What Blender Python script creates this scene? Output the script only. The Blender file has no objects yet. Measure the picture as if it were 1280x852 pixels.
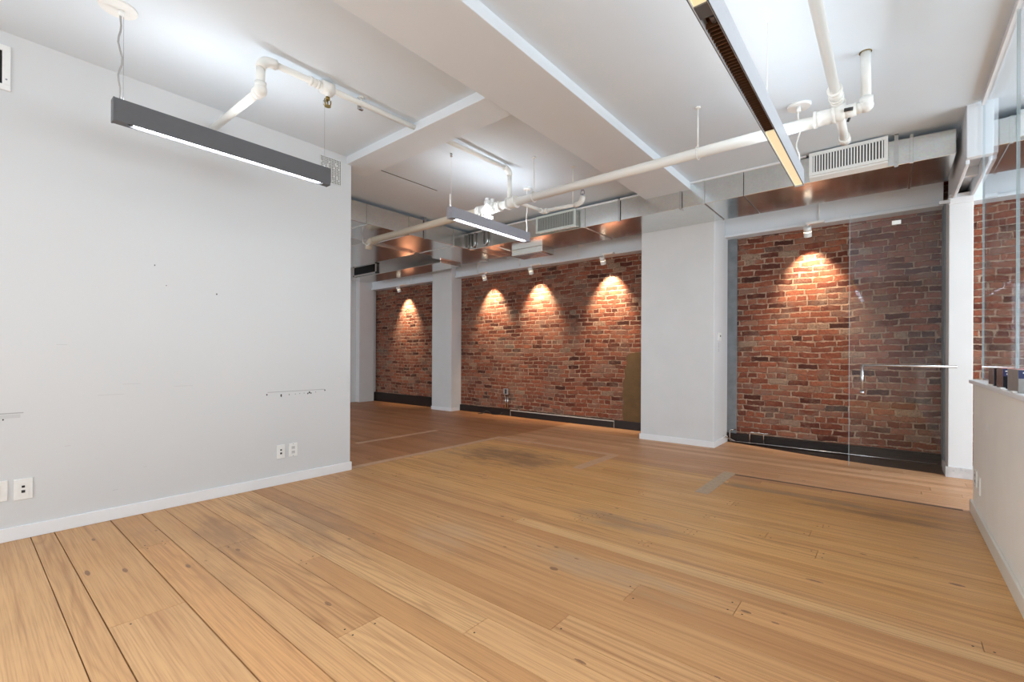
import bpy, bmesh, math, random
from mathutils import Vector, Matrix
random.seed(7)
PI = math.pi
C = bpy.context.scene.collection
SC = bpy.context.scene

# ------------------------------------------------------------------ materials
class NT:
    def __init__(s, name):
        s.m = bpy.data.materials.new(name); s.m.use_nodes = True
        s.t = s.m.node_tree; s.n = s.t.nodes; s.l = s.t.links
        s.b = s.n['Principled BSDF']
    def node(s, typ, **kw):
        n = s.n.new(typ)
        for k, v in kw.items():
            setattr(n, k, v)
        return n
    def put(s, sock, v):
        if hasattr(v, 'is_output'):
            s.l.new(v, sock)
        elif isinstance(v, (tuple, list)) and len(v) == 3 and sock.type == 'RGBA':
            sock.default_value = (*v, 1)
        else:
            sock.default_value = v
    def M(s, op, a, b=0.0, c=0.0, clamp=False):
        n = s.node('ShaderNodeMath', operation=op, use_clamp=clamp)
        s.put(n.inputs[0], a); s.put(n.inputs[1], b); s.put(n.inputs[2], c)
        return n.outputs[0]
    def V(s, op, a, b=(0, 0, 0)):
        n = s.node('ShaderNodeVectorMath', operation=op)
        s.put(n.inputs[0], a); s.put(n.inputs[1], b)
        return n.outputs[0]
    def comb(s, x, y, z):
        n = s.node('ShaderNodeCombineXYZ')
        s.put(n.inputs[0], x); s.put(n.inputs[1], y); s.put(n.inputs[2], z)
        return n.outputs[0]
    def sep(s, v):
        n = s.node('ShaderNodeSeparateXYZ'); s.put(n.inputs[0], v); return n.outputs
    def pos(s):
        return s.node('ShaderNodeNewGeometry').outputs['Position']
    def obj(s):
        return s.node('ShaderNodeTexCoord').outputs['Object']
    def noise(s, vec, scale=5, detail=3, rough=.5, dist=0.0, out=0):
        n = s.node('ShaderNodeTexNoise')
        s.put(n.inputs['Vector'], vec); n.inputs['Scale'].default_value = scale
        n.inputs['Detail'].default_value = detail; n.inputs['Roughness'].default_value = rough
        n.inputs['Distortion'].default_value = dist
        return n.outputs[out]
    def white(s, vec):
        n = s.node('ShaderNodeTexWhiteNoise', noise_dimensions='3D'); s.put(n.inputs['Vector'], vec)
        return n.outputs['Value']
    def mix(s, f, a, b, blend='MIX'):
        n = s.node('ShaderNodeMix', data_type='RGBA', blend_type=blend)
        s.put(n.inputs[0], f); s.put(n.inputs[6], a); s.put(n.inputs[7], b)
        return n.outputs[2]
    def ramp(s, f, stops, interp='LINEAR'):
        n = s.node('ShaderNodeValToRGB'); e = n.color_ramp.elements
        n.color_ramp.interpolation = interp
        while len(e) < len(stops): e.new(.5)
        for q, (p, c) in zip(e, stops):
            q.position = p; q.color = (*c, 1)
        s.put(n.inputs[0], f); return n.outputs[0]
    def step(s, v, lo, hi):
        n = s.node('ShaderNodeMapRange', interpolation_type='SMOOTHSTEP')
        s.put(n.inputs[0], v); s.put(n.inputs[1], lo); s.put(n.inputs[2], hi)
        return n.outputs[0]
    def bump(s, h, strength=.3, dist=.01):
        n = s.node('ShaderNodeBump'); n.inputs['Strength'].default_value = strength
        n.inputs['Distance'].default_value = dist; s.put(n.inputs['Height'], h)
        s.l.new(n.outputs[0], s.b.inputs['Normal'])
    def base(s, c): s.put(s.b.inputs['Base Color'], c)
    def set(s, **kw):
        for k, v in kw.items(): s.put(s.b.inputs[k.replace('_', ' ')], v)
        return s.m

def paint(name, col, rough=.55, amp=.04, bump=.08, scale=3.0, spec=.3):
    t = NT(name); p = t.pos()
    n = t.noise(p, scale, 4)
    dark = tuple(c * (1 - amp * 2) for c in col)
    t.base(t.mix(n, dark, tuple(min(1, c * (1 + amp)) for c in col)))
    t.bump(t.noise(p, 60, 3), bump, .004)
    return t.set(Roughness=rough, Specular_IOR_Level=spec)

def plain(name, col, rough=.5, metal=0.0, amp=.05, scale=40):
    t = NT(name)
    n = t.noise(t.pos(), scale, 3)
    t.base(t.mix(n, tuple(c * (1 - amp) for c in col), tuple(min(1, c * (1 + amp)) for c in col)))
    return t.set(Roughness=rough, Metallic=metal)

def emit(name, col, strength):
    t = NT(name); t.base((.9, .9, .9))
    return t.set(Emission_Color=(*col, 1), Emission_Strength=strength)

def brick_mat():
    t = NT('old_red_brick'); p = t.pos()
    wob = t.V('SCALE', t.V('SUBTRACT', t.noise(p, 7, 3, out=1), (.5, .5, .5))); wob.node.inputs[3].default_value = .030
    low = t.V('SCALE', t.V('SUBTRACT', t.noise(p, 1.1, 2, out=1), (.5, .5, .5))); low.node.inputs[3].default_value = .075
    q = t.V('ADD', t.V('ADD', p, wob), low)
    x, y, z = t.sep(q)
    H = .0705
    v = t.M('DIVIDE', z, H); r = t.M('FLOOR', v); fv = t.M('SUBTRACT', v, r)
    hdr = t.M('LESS_THAN', t.M('MODULO', t.M('ADD', r, 2.0), 7.0), .5)
    L = t.M('SUBTRACT', .215, t.M('MULTIPLY', hdr, .105))
    off = t.M('ADD', t.M('MULTIPLY', r, .5), t.M('MULTIPLY', t.white(t.comb(r, 3.3, 1.7)), .45))
    u = t.M('ADD', t.M('DIVIDE', x, L), off); c = t.M('FLOOR', u); fu = t.M('SUBTRACT', u, c)
    idv = t.comb(c, r, hdr)
    rnd = t.white(idv); rnd2 = t.white(t.V('ADD', idv, (17.3, 5.1, 2.2)))
    du = t.M('MULTIPLY', t.M('MINIMUM', fu, t.M('SUBTRACT', 1.0, fu)), L)
    dv = t.M('MULTIPLY', t.M('MINIMUM', fv, t.M('SUBTRACT', 1.0, fv)), H)
    fine = t.noise(p, 55, 4, .65)
    mid = t.noise(p, 14, 4, .6)
    d = t.M('ADD', t.M('MINIMUM', du, dv), t.M('MULTIPLY', t.M('SUBTRACT', mid, .5), .034))
    d = t.M('ADD', d, t.M('MULTIPLY', t.M('SUBTRACT', fine, .5), .012))
    brick = t.step(d, .0035, .0100)
    col = t.ramp(rnd, [(0, (.045, .016, .012)), (.12, (.12, .030, .018)), (.35, (.20, .054, .030)), (.62, (.255, .075, .040)),
                       (.86, (.33, .105, .056)), (.96, (.27, .125, .08)), (.992, (.34, .23, .16)), (1, (.05, .042, .04))])
    col = t.mix(t.M('MULTIPLY', t.step(fine, .42, .7), .6), col, (.085, .032, .022))
    col = t.mix(t.M('MULTIPLY', t.step(mid, .5, .75), .35), col, (.40, .17, .10))
    mort = t.ramp(t.noise(p, 22, 4, .7), [(0, (.08, .048, .034)), (.33, (.29, .18, .125)), (.6, (.46, .31, .225)), (.85, (.55, .41, .32)), (1, (.62, .51, .42))])
    # smeared mortar and old render left on the faces of some bricks
    smear = t.step(t.M('ADD', t.noise(p, 2.1, 5, .7), t.M('MULTIPLY', t.M('SUBTRACT', rnd2, .5), .22)), .47, .64)
    smear = t.M('MULTIPLY', smear, t.step(fine, .30, .55))
    grey = t.mix(t.noise(p, 5, 3), (.12, .085, .07), (.38, .26, .19))
    face = t.mix(t.M('MULTIPLY', smear, .58), col, grey)
    t.base(t.mix(brick, mort, face))
    h = t.M('ADD', t.M('MULTIPLY', brick, 1.0), t.M('ADD', t.M('MULTIPLY', fine, .45), t.M('MULTIPLY', mid, .6)))
    h = t.M('ADD', h, t.M('MULTIPLY', t.white(idv), .35))
    t.bump(h, 1.0, .016)
    return t.set(Roughness=.88, Specular_IOR_Level=.25)

def wood_mat():
    t = NT('worn_pine_planks'); p = t.pos()
    a = t.node('ShaderNodeAttribute', attribute_name='plank').outputs['Color']
    r1, r2, r3 = t.sep(a)
    off = t.comb(t.M('MULTIPLY', r1, 37.0), t.M('MULTIPLY', r2, 11.0), t.M('MULTIPLY', r3, 23.0))
    q = t.V('ADD', p, off)
    # broad cathedral figure
    s = t.V('MULTIPLY', q, (.55, 5.0, 1.0))
    warp = t.M('SUBTRACT', t.noise(s, 1.3, 2, .5), .5)
    x, y, z = t.sep(q)
    ringpos = t.M('ADD', t.M('MULTIPLY', y, t.M('ADD', 30.0, t.M('MULTIPLY', r1, 40.0))), t.M('MULTIPLY', warp, t.M('ADD', 4.0, t.M('MULTIPLY', t.M('POWER', r2, 2.0), 20.0))))
    ring = t.M('PINGPONG', ringpos, 1.0)
    ring = t.M('POWER', ring, 2.2)
    fine = t.noise(t.V('MULTIPLY', q, (3.0, 170.0, 1.0)), 1.0, 3, .6)
    streak = t.noise(t.V('MULTIPLY', q, (.8, 34.0, 1.0)), 1.0, 3, .6)
    base = t.ramp(r1, [(0, (.49, .255, .108)), (.2, (.58, .318, .137)), (.45, (.64, .375, .175)), (.65, (.57, .315, .138)), (.85, (.64, .338, .142)), (1, (.68, .43, .21))])
    px, py, pz = t.sep(p)
    # older, redder finish beyond the line of the vanished partition
    redy = t.step(t.M('ADD', py, t.M('MULTIPLY', r3, .25)), 4.55, 5.0)
    redx = t.M('MULTIPLY', t.step(px, -4.12, -4.22), t.step(py, 2.48, 2.55))
    redy = t.M('MULTIPLY', redy, t.M('SUBTRACT', 1.0, redx)); red = t.M('MAXIMUM', redy, redx)
    base = t.mix(t.M('MULTIPLY', redy, .8), base, t.mix(r2, (.52, .27, .14), (.68, .395, .23)))
    base = t.mix(t.M('MULTIPLY', redx, .85), base, t.mix(r2, (.33, .13, .055), (.46, .215, .10)))
    gold = t.M('MULTIPLY', t.step(py, 2.4, 3.0), t.M('SUBTRACT', 1.0, red))
    base = t.mix(t.M('MULTIPLY', gold, .55), base, t.mix(r2, (.67, .36, .115), (.83, .49, .19)))
    col = t.mix(t.M('MULTIPLY', ring, t.M('ADD', .09, t.M('MULTIPLY', t.M('POWER', r3, 2.0), .52))), base, (.26, .115, .045))
    col = t.mix(t.M('MULTIPLY', t.step(fine, .40, .75), .42), col, (.25, .12, .05))
    col = t.mix(t.M('MULTIPLY', t.step(streak, .50, .8), .55), col, (.27, .115, .045))
    broad = t.noise(t.V('MULTIPLY', q, (.45, 5.5, 1.0)), 1.0, 4, .6)
    col = t.mix(t.M('MULTIPLY', t.step(broad, .5, .75), .38), col, (.42, .20, .085))
    # wear: grey-brown patches
    w1 = t.step(t.noise(t.V('MULTIPLY', p, (.55, 1.3, 1)), 1.5, 5, .65), .56, .78)
    col = t.mix(t.M('MULTIPLY', w1, .42), col, (.27, .15, .08))
    STN = t.noise(t.V('MULTIPLY', p, (1.6, 7.0, 1)), 1.6, 5, .7)
    for (cx, cy, rx, ry, k, cc) in ((-3.35, 4.0, .75, .42, .75, (.15, .095, .06)), (-3.1, 1.55, .75, .28, .5, (.25, .15, .09)),
                                    (-1.45, 2.95, .40, .17, .55, (.27, .20, .14)), (-.55, 4.42, .85, .07, .75, (.26, .20, .145)),
                                    (-.05, 4.25, .55, .10, .6, (.16, .10, .065)), (-1.2, 2.2, .5, .14, .5, (.40, .30, .2)),
                                    (-3.3, 1.10, .45, .16, .5, (.24, .14, .085)), (-2.2, 2.0, .3, .25, .35, (.5, .36, .24))):
        dd = t.M('ADD', t.M('POWER', t.M('DIVIDE', t.M('ABSOLUTE', t.M('SUBTRACT', px, cx)), rx), 2.0),
                 t.M('POWER', t.M('DIVIDE', t.M('ABSOLUTE', t.M('SUBTRACT', py, cy)), ry), 2.0))
        dd = t.M('ADD', dd, t.M('MULTIPLY', t.M('SUBTRACT', STN, .5), 5.0))
        col = t.mix(t.M('MULTIPLY', t.step(dd, 1.4, -.4), k), col, cc)
    # scattered nail heads and pin knots
    vo = t.node('ShaderNodeTexVoronoi', feature='F1'); t.put(vo.inputs['Vector'], t.V('MULTIPLY', q, (1.0, 1.9, 0.0))); vo.inputs['Scale'].default_value = 2.6
    kn = t.step(vo.outputs['Distance'], .062, .02)
    col = t.mix(t.M('MULTIPLY', kn, .75), col, (.11, .05, .025))
    t.base(col)
    t.bump(t.M('ADD', t.M('MULTIPLY', fine, .5), t.M('MULTIPLY', ring, .5)), .12, .003)
    rough = t.M('ADD', .36, t.M('MULTIPLY', t.noise(p, 3, 3), .22))
    return t.set(Roughness=rough, Specular_IOR_Level=.35)

def duct_mat():
    t = NT('galvanised_steel'); p = t.pos()
    n = t.noise(p, 9, 4); sp = t.node('ShaderNodeTexVoronoi'); t.put(sp.inputs['Vector'], p); sp.inputs['Scale'].default_value = 70
    col = t.mix(n, (.70, .715, .70), (.83, .84, .825))
    col = t.mix(.10, col, sp.outputs['Color'], 'MULTIPLY')
    t.base(col)
    return t.set(Metallic=1.0, Roughness=t.M('ADD', .13, t.M('MULTIPLY', n, .10)))

def glass_mat(name, tint=(.93, .97, .97), ior=1.45):
    t = NT(name)
    # thin sheet: see-through with a mirror sheen that grows at grazing angles
    tr = t.node('ShaderNodeBsdfTransparent'); tr.inputs[0].default_value = (*tint, 1)
    gl = t.node('ShaderNodeBsdfGlossy'); gl.inputs['Roughness'].default_value = .02; gl.inputs[0].default_value = (.9, .95, 1, 1)
    fr = t.node('ShaderNodeFresnel'); fr.inputs[0].default_value = ior
    mx = t.node('ShaderNodeMixShader'); bf = t.node('ShaderNodeNewGeometry').outputs['Backfacing']
    t.l.new(t.M('MULTIPLY', fr.outputs[0], t.M('SUBTRACT', 1.0, bf)), mx.inputs[0])
    t.l.new(tr.outputs[0], mx.inputs[1]); t.l.new(gl.outputs[0], mx.inputs[2])
    t.l.new(mx.outputs[0], t.n['Material Output'].inputs[0])
    return t.m

def scuffed_wall():
    t = NT('scuffed_white_plaster'); p = t.pos()
    n = t.noise(p, 1.2, 4)
    col = t.mix(n, (.63, .64, .65), (.665, .672, .68))
    sc = t.step(t.noise(t.V('MULTIPLY', p, (1, 1.2, 9)), 2.2, 5, .7), .66, .80)
    col = t.mix(t.M('MULTIPLY', sc, .18), col, (.55, .55, .55))
    t.base(col); t.bump(t.noise(p, 45, 3), .10, .004)
    return t.set(Roughness=.5, Specular_IOR_Level=.3)

def brown_render():
    t = NT('brown_cement_patch'); p = t.pos(); n = t.noise(p, 8, 5, .65)
    t.base(t.mix(n, (.09, .050, .020), (.19, .115, .05))); t.bump(n, .4, .008)
    return t.set(Roughness=.9)

WHITE = paint('white_paint', (.70, .705, .71)); WALLM = scuffed_wall()
CEILM = paint('ceiling_white_paint', (.725, .797, .865), rough=.7, amp=.02)
BEAMM = paint('beam_white_paint', (.755, .80, .845), rough=.55, amp=.02)
TRIMM = paint('trim_white_gloss', (.82, .83, .85), rough=.35, amp=.02)
CREAM = paint('cream_paint', (.90, .89, .84), rough=.5, amp=.05)
PIPEM = paint('pipe_white_enamel', (.84, .83, .79), rough=.32, amp=.03, spec=.5)
BRICK = brick_mat(); WOOD = wood_mat(); DUCT = duct_mat(); RENDERM = brown_render()
JAMB = paint('grey_cement', (.22, .235, .25), rough=.7, amp=.25, bump=.4, scale=8)
BASEDARK = paint('dark_brown_base_paint', (.020, .013, .011), rough=.4, amp=.25, scale=5, spec=.3)
BLACK = plain('black_void', (.006, .006, .006), .8)
DARKGAP = plain('dark_subfloor', (.025, .017, .012), .9)
CHAR = plain('charcoal_metal', (.105, .105, .112), .5, .0)
GREYMET = plain('grey_metal', (.30, .30, .34), .45, .0)
SILVER = plain('lavender_grey_metal', (.50, .51, .55), .38, .0)
STEEL = plain('brushed_steel', (.60, .60, .60), .25, 1.0)
GOLDM = plain('gold_reflector', (.95, .72, .38), .22, 1.0, .08, 15)
GOLDM.node_tree.nodes['Principled BSDF'].inputs['Emission Color'].default_value = (1, .85, .54, 1); GOLDM.node_tree.nodes['Principled BSDF'].inputs['Emission Strength'].default_value = .68  # glow put into the gold so the reflectors look lit
BRONZE = plain('bronze_louvre', (.17, .085, .045), .35, .6)
PLATE = plain('white_plastic', (.82, .82, .80), .35)
SOCK = plain('dark_socket', (.02, .02, .02), .5)
BRASS = plain('brass', (.30, .22, .07), .3, 1.0)
CORDM = plain('white_cord', (.75, .74, .70), .5); GREYCORD = plain('grey_cord', (.34, .33, .32), .5)
GLASS = glass_mat('clear_glass', (.95, .97, .975), 1.5)
DOORGLASS = glass_mat('door_glass', (.96, .97, .97), 1.6)
GLASSEDGE = plain('glass_edge', (.45, .55, .58), .2)
TUBE = emit('lit_tube', (.92, .97, 1.0), 18.0)
LAMPFACE = emit('lit_lamp_face', (1, .80, .55), 12.0)
GOLDLIT = emit('gold_lit', (1, .8, .45), .0)
BOXBROWN = plain('brown_glossy_card', (.13, .055, .035), .25, 0, .5, 60)
BOXBLACK = plain('black_glossy_card', (.012, .012, .016), .2)
BOXGREY = plain('grey_glossy_card', (.25, .235, .22), .3, 0, .4, 30)
BOXPINK = plain('pink_card_top', (.62, .30, .31), .4)
NAVY = plain('navy_label', (.012, .018, .09), .4)
PALECOND = plain('pale_conduit', (.42, .40, .38), .4)
WSCUFF = plain('wall_scuff', (.56, .565, .57), .6)
SCUFF = plain('grey_scuff', (.40, .40, .41), .7); HOLE = plain('dark_hole', (.05, .05, .05), .9)
KNOT = plain('pine_knot', (.25, .125, .06), .5, 0, .5, 90)
NAIL = plain('dark_nail_hole', (.03, .018, .01), .7)
DARKSEAM = plain('dark_stained_strip', (.13, .075, .045), .6, 0, .4, 9)
GREYWOOD = plain('grey_ribbed_wood', (.46, .345, .235), .6, 0, .35, 25)
SEAMWOOD = plain('pinkish_patch_wood', (.56, .355, .225), .5, 0, .2, 12)

# ------------------------------------------------------------------ mesh helpers
def B(): return bmesh.new()
def box(bm, x0, x1, y0, y1, z0, z1, mi=0):
    r = bmesh.ops.create_cube(bm, size=1.0)
    for v in r['verts']:
        v.co = Vector((x0 + (v.co.x + .5) * (x1 - x0), y0 + (v.co.y + .5) * (y1 - y0), z0 + (v.co.z + .5) * (z1 - z0)))
    for f in {f for v in r['verts'] for f in v.link_faces}: f.material_index = mi
    return r['verts']
def prism(bm, pts, z0, z1, mi=0):
    """A flat polygon in plan given real thickness."""
    a = [bm.verts.new((x, y, z0)) for x, y in pts]; b = [bm.verts.new((x, y, z1)) for x, y in pts]
    fs = [bm.faces.new(list(reversed(a))), bm.faces.new(b)]
    n = len(pts)
    for i in range(n): fs.append(bm.faces.new((a[i], a[(i + 1) % n], b[(i + 1) % n], b[i])))
    for f in fs: f.material_index = mi
    bmesh.ops.recalc_face_normals(bm, faces=fs)
def hexa(bm, lo, hi, mi=0):
    """Box with free corners: lo/hi are four points each, in ring order."""
    a = [bm.verts.new(p) for p in lo]; b = [bm.verts.new(p) for p in hi]
    fs = [bm.faces.new(list(reversed(a))), bm.faces.new(b)]
    for i in range(4): fs.append(bm.faces.new((a[i], a[(i + 1) % 4], b[(i + 1) % 4], b[i])))
    for f in fs: f.material_index = mi
    bmesh.ops.recalc_face_normals(bm, faces=fs)
def cyl(bm, p0, p1, r, r2=None, seg=20, mi=0, caps=True):
    p0, p1 = Vector(p0), Vector(p1); d = p1 - p0; r2 = r if r2 is None else r2
    q = d.to_track_quat('Z', 'Y').to_matrix()
    A, Bv = [], []
    for i in range(seg):
        a = 2 * PI * i / seg; o = q @ Vector((math.cos(a), math.sin(a), 0))
        A.append(bm.verts.new(p0 + o * r)); Bv.append(bm.verts.new(p1 + o * r2))
    fs = []
    for i in range(seg):
        f = bm.faces.new((A[i], A[(i + 1) % seg], Bv[(i + 1) % seg], Bv[i])); f.smooth = True; f.material_index = mi; fs.append(f)
    if caps:
        for ring in (list(reversed(A)), Bv):
            f = bm.faces.new(ring); f.material_index = mi; fs.append(f)
def tube(bm, pts, r, seg=12, mi=0):
    pts = [Vector(p) for p in pts]; rings = []; up = None
    for i, p in enumerate(pts):
        d = (pts[min(i + 1, len(pts) - 1)] - pts[max(i - 1, 0)]).normalized()
        if up is None:
            up = Vector((0, 0, 1)) if abs(d.z) < .9 else Vector((1, 0, 0))
        s = d.cross(up).normalized(); up = s.cross(d).normalized()
        rings.append([bm.verts.new(p + s * (r * math.cos(2 * PI * k / seg)) + up * (r * math.sin(2 * PI * k / seg))) for k in range(seg)])
    for a, b in zip(rings, rings[1:]):
        for k in range(seg):
            f = bm.faces.new((a[k], a[(k + 1) % seg], b[(k + 1) % seg], b[k])); f.smooth = True; f.material_index = mi
    for ring in (list(reversed(rings[0])), rings[-1]): bm.faces.new(ring).material_index = mi
def bend(a, b, c, n=6):
    """Quadratic curve from a to c around b."""
    a, b, c = Vector(a), Vector(b), Vector(c)
    return [a.lerp(b, t).lerp(b.lerp(c, t), t) for t in [i / n for i in range(n + 1)]]
def ball(bm, p, r, mi=0):
    v = bmesh.ops.create_uvsphere(bm, u_segments=16, v_segments=10, radius=r)['verts']
    for q in v: q.co += Vector(p)
    for f in {f for q in v for f in q.link_faces}: f.smooth = True; f.material_index = mi
def wallhole(bm, axis, c0, c1, a0, a1, z0, z1, holes, mi=0):
    """Wall slab with rectangular openings; axis 'y' is a wall facing Y between c0..c1 spanning a0..a1."""
    xs = sorted({a0, a1, *[h[0] for h in holes], *[h[1] for h in holes]})
    for u0, u1 in zip(xs, xs[1:]):
        cuts = sorted([(h[2], h[3]) for h in holes if h[0] <= u0 + 1e-6 and h[1] >= u1 - 1e-6])
        z = z0; segs = []
        for h0, h1 in cuts:
            if h0 > z: segs.append((z, h0))
            z = h1
        if z < z1: segs.append((z, z1))
        for s0, s1 in segs:
            if axis == 'y': box(bm, u0, u1, c0, c1, s0, s1, mi)
            else: box(bm, c0, c1, u0, u1, s0, s1, mi)

def wpos(o):
    p = Vector((0, 0, 0))
    while o is not None:
        p += o.location; o = o.parent
    return p
SPLIT = {'conduit_tie', 'gauge_plug', 'blank_plate', 'suspension_wire', 'receptacle', 'stand_off', 'edge_trim', 'slots', 'screw', 'glass_edge', 'sprinkler_head_arm'}
def islands(bm):
    bm.verts.ensure_lookup_table(); seen = set(); out = []
    for v in bm.verts:
        if v in seen: continue
        st = [v]; seen.add(v); isl = []
        while st:
            q = st.pop(); isl.append(q.index)
            for e in q.link_edges:
                w = e.other_vert(q)
                if w not in seen: seen.add(w); st.append(w)
        out.append(set(isl))
    return out
def obj(name, bm, mats, parent=None, bevel=0.0, local=False):
    bm.verts.index_update()
    if name in SPLIT or (name == 'conduit' and parent is not None and 'outlet' in parent.name):
        isl = islands(bm)
        if len(isl) > 1:
            o = None
            for keep in isl:
                c = bm.copy(); c.verts.ensure_lookup_table()
                bmesh.ops.delete(c, geom=[v for v in c.verts if v.index not in keep], context='VERTS')
                o = obj1(name, c, mats, parent, bevel, local)
            bm.free(); return o
    return obj1(name, bm, mats, parent, bevel, local)
def obj1(name, bm, mats, parent=None, bevel=0.0, local=False):
    me = bpy.data.meshes.new(name)
    if parent is not None and not local:
        o = wpos(parent)
        for v in bm.verts: v.co -= o
    bm.to_mesh(me); bm.free()
    for m in (mats if isinstance(mats, (list, tuple)) else [mats]): me.materials.append(m)
    ob = bpy.data.objects.new(name, me); C.objects.link(ob)
    if parent is not None: ob.parent = parent
    if bevel:
        b = ob.modifiers.new('bevel', 'BEVEL'); b.width = bevel; b.segments = 2; b.limit_method = 'ANGLE'
    return ob
def tag(o, label, cat, group=None, kind=None):
    o['label'] = label; o['category'] = cat
    if group: o['group'] = group
    if kind: o['kind'] = kind
    return o
def thing(name, loc, label, cat, group=None, kind=None):
    e = bpy.data.objects.new(name, None); e.empty_display_size = .1; C.objects.link(e); e.location = loc
    return tag(e, label, cat, group, kind)
def S(name, bm, mats, label, cat, parent=None, bevel=0.0):
    o = obj(name, bm, mats, parent, bevel)
    if parent is None: tag(o, label, cat, kind='structure')
    return o
def area(name, loc, rot, sx, sy, power, col=(1, 1, 1), parent=None):
    L = bpy.data.lights.new(name, 'AREA'); L.shape = 'RECTANGLE'; L.size = sx; L.size_y = sy; L.energy = power; L.color = col
    o = bpy.data.objects.new(name, L); C.objects.link(o); o.rotation_euler = rot
    if parent is not None:
        o.parent = parent; o.location = Vector(loc) - wpos(parent)
    else: o.location = loc
    return o

# ------------------------------------------------------------------ shell dimensions (metres; floor z=0, lens 1.15 above it)
XL = -4.15; YB = 6.66; YFR = -3.6; XR = 3.4; XF = -9.95; ZC = 3.09; ZC2 = 3.13
COLX0, COLX1, COLY = -2.675, -1.715, 6.03

# floor: one mesh of separate planks with open joints over a dark underlay
bm = B(); lay = bm.loops.layers.float_color.new('plank')
def plank(x0, x1, y0, y1, mi=0, z1=0.0, seed=None):
    vs = box(bm, x0, x1, y0, y1, z1 - .018, z1, mi)
    c = seed or (random.random(), random.random(), random.random(), 1)
    for f in {f for v in vs for f in v.link_faces}:
        for l in f.loops: l[lay] = c
rows = [-3.6, -3.4, -3.15, -2.95, -2.7, -2.5, -2.25, -2.0, -1.8, -1.55, -1.3, -1.1, -.85, -.6, -.42, -.2, .05, .307, .412, .687, .857, .99, 1.2, 1.335, 1.49, 1.59, 1.74, 1.858, 2.0, 2.195, 2.355, 2.46, 2.56, 2.645, 2.74, 2.885, 3.0, 3.12, 3.26]
y = 3.26
while y < YB - .14:
    y += random.choice((.09, .10, .115, .13, .145)); rows.append(round(y, 3))
rows.append(YB)
fixed = {.412: [-2.52], .687: [-3.41], .99: [-3.07, -1.73], 1.2: [-2.505], 1.335: [-1.36], 1.59: [-1.10], 2.0: [-.972], 2.195: [-.542], 2.46: [-2.01]}
for y0, y1 in zip(rows, rows[1:]):
    cuts = list(fixed.get(y0, []))
    if y1 < .2 or y0 > 2.6 or not cuts:
        x = XF + random.uniform(.5, 3)
        while x < XR - .6:
            if not cuts or min(abs(x - c) for c in cuts) > 1.0:
                if y0 > 2.6 or y1 < .3 or x < -4.2 or x > -.2: cuts.append(x)
            x += random.uniform(1.8, 3.6)
    else:
        cuts += [cuts[0] - random.uniform(3.0, 4.0), max(cuts) + random.uniform(2.2, 3.2)]
    xs = [XF] + sorted(c for c in cuts if XF + .3 < c < XR - .3) + [XR]
    gap = .0040 if y0 < 2.3 else .0034
    if y0 in (.412, .687, 1.59): gap = .0058
    for a, b in zip(xs, xs[1:]):
        plank(a + .0012, b - .0012, y0 + gap * .5, y1 - gap * .5)
        if y0 < 4 and y0 > -.3:
            for xx in (a + .03, b - .03):
                for k in (.25, .75):
                    if random.random() < .7:
                        yy = y0 + (y1 - y0) * k
                        prism(bm, [(xx + .0045 * math.cos(q * PI / 4), yy + .0045 * math.sin(q * PI / 4)) for q in range(8)], -.002, .0004, 4)
# narrow darker board and inlaid strips marking a removed partition
plank(-4.05, .40, 2.40, 2.452, 0, .0006, (.0, .1, .2, 1))
for x0, x1, y0, y1, m in ((-4.26, -4.17, 2.50, 4.86, 2), (-4.26, -2.42, 4.80, 4.88, 2), (-2.52, -2.41, 4.02, 4.79, 2), (-5.36, -5.27, 3.3, 4.66, 2), (-1.285, -1.175, 3.98, 4.86, 3), (-1.17, .41, 4.79, 4.83, 6), (-2.9, -2.01, 2.47, 2.555, 2)):
    if m == 2 and y0 == 2.47: continue
    plank(x0, x1, y0, y1, m, .0008 + .0002 * y0 / 5 + (.0006 if x1 - x0 < .2 else 0))
for k in range(4):
    plank(-1.275 + k * .027, -1.255 + k * .027, 3.99, 4.77, 3, .0022)
# knots
for kx, ky, ka, kb in ((-3.79, .55, .03, .017), (-3.129, .58, .04, .02), (-3.24, .447, .05, .02), (-2.933, .809, .035, .02), (-2.953, 1.062, .03, .02), (-1.401, 2.058, .03, .035),
                       (-1.633, 2.24, .02, .012), (-1.371, 2.241, .018, .012), (-2.472, 2.183, .016, .01), (-2.557, 1.715, .018, .012), (.254, 3.222, .035, .026), (-.304, 2.807, .045, .016),
                       (-.504, 2.269, .026, .02), (-.385, 2.255, .018, .014), (-.479, 1.743, .012, .008), (-2.2, 3.5, .02, .014), (-2.0, 1.1, .03, .02), (-.9, 1.5, .03, .015)):
    prism(bm, [(kx + ka * .85 * (1 + .15 * math.sin(3 * q)) * math.cos(q * PI / 8), ky + kb * .50 * math.sin(q * PI / 8)) for q in range(16)], -.004, .0003, 1)
box(bm, XF, XR, YFR, YB, -.06, -.02, 5)
S('floor', bm, [WOOD, KNOT, SEAMWOOD, GREYWOOD, NAIL, DARKGAP, DARKSEAM], 'worn golden pine plank floor with patched strips of an old partition', 'floor')

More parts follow.
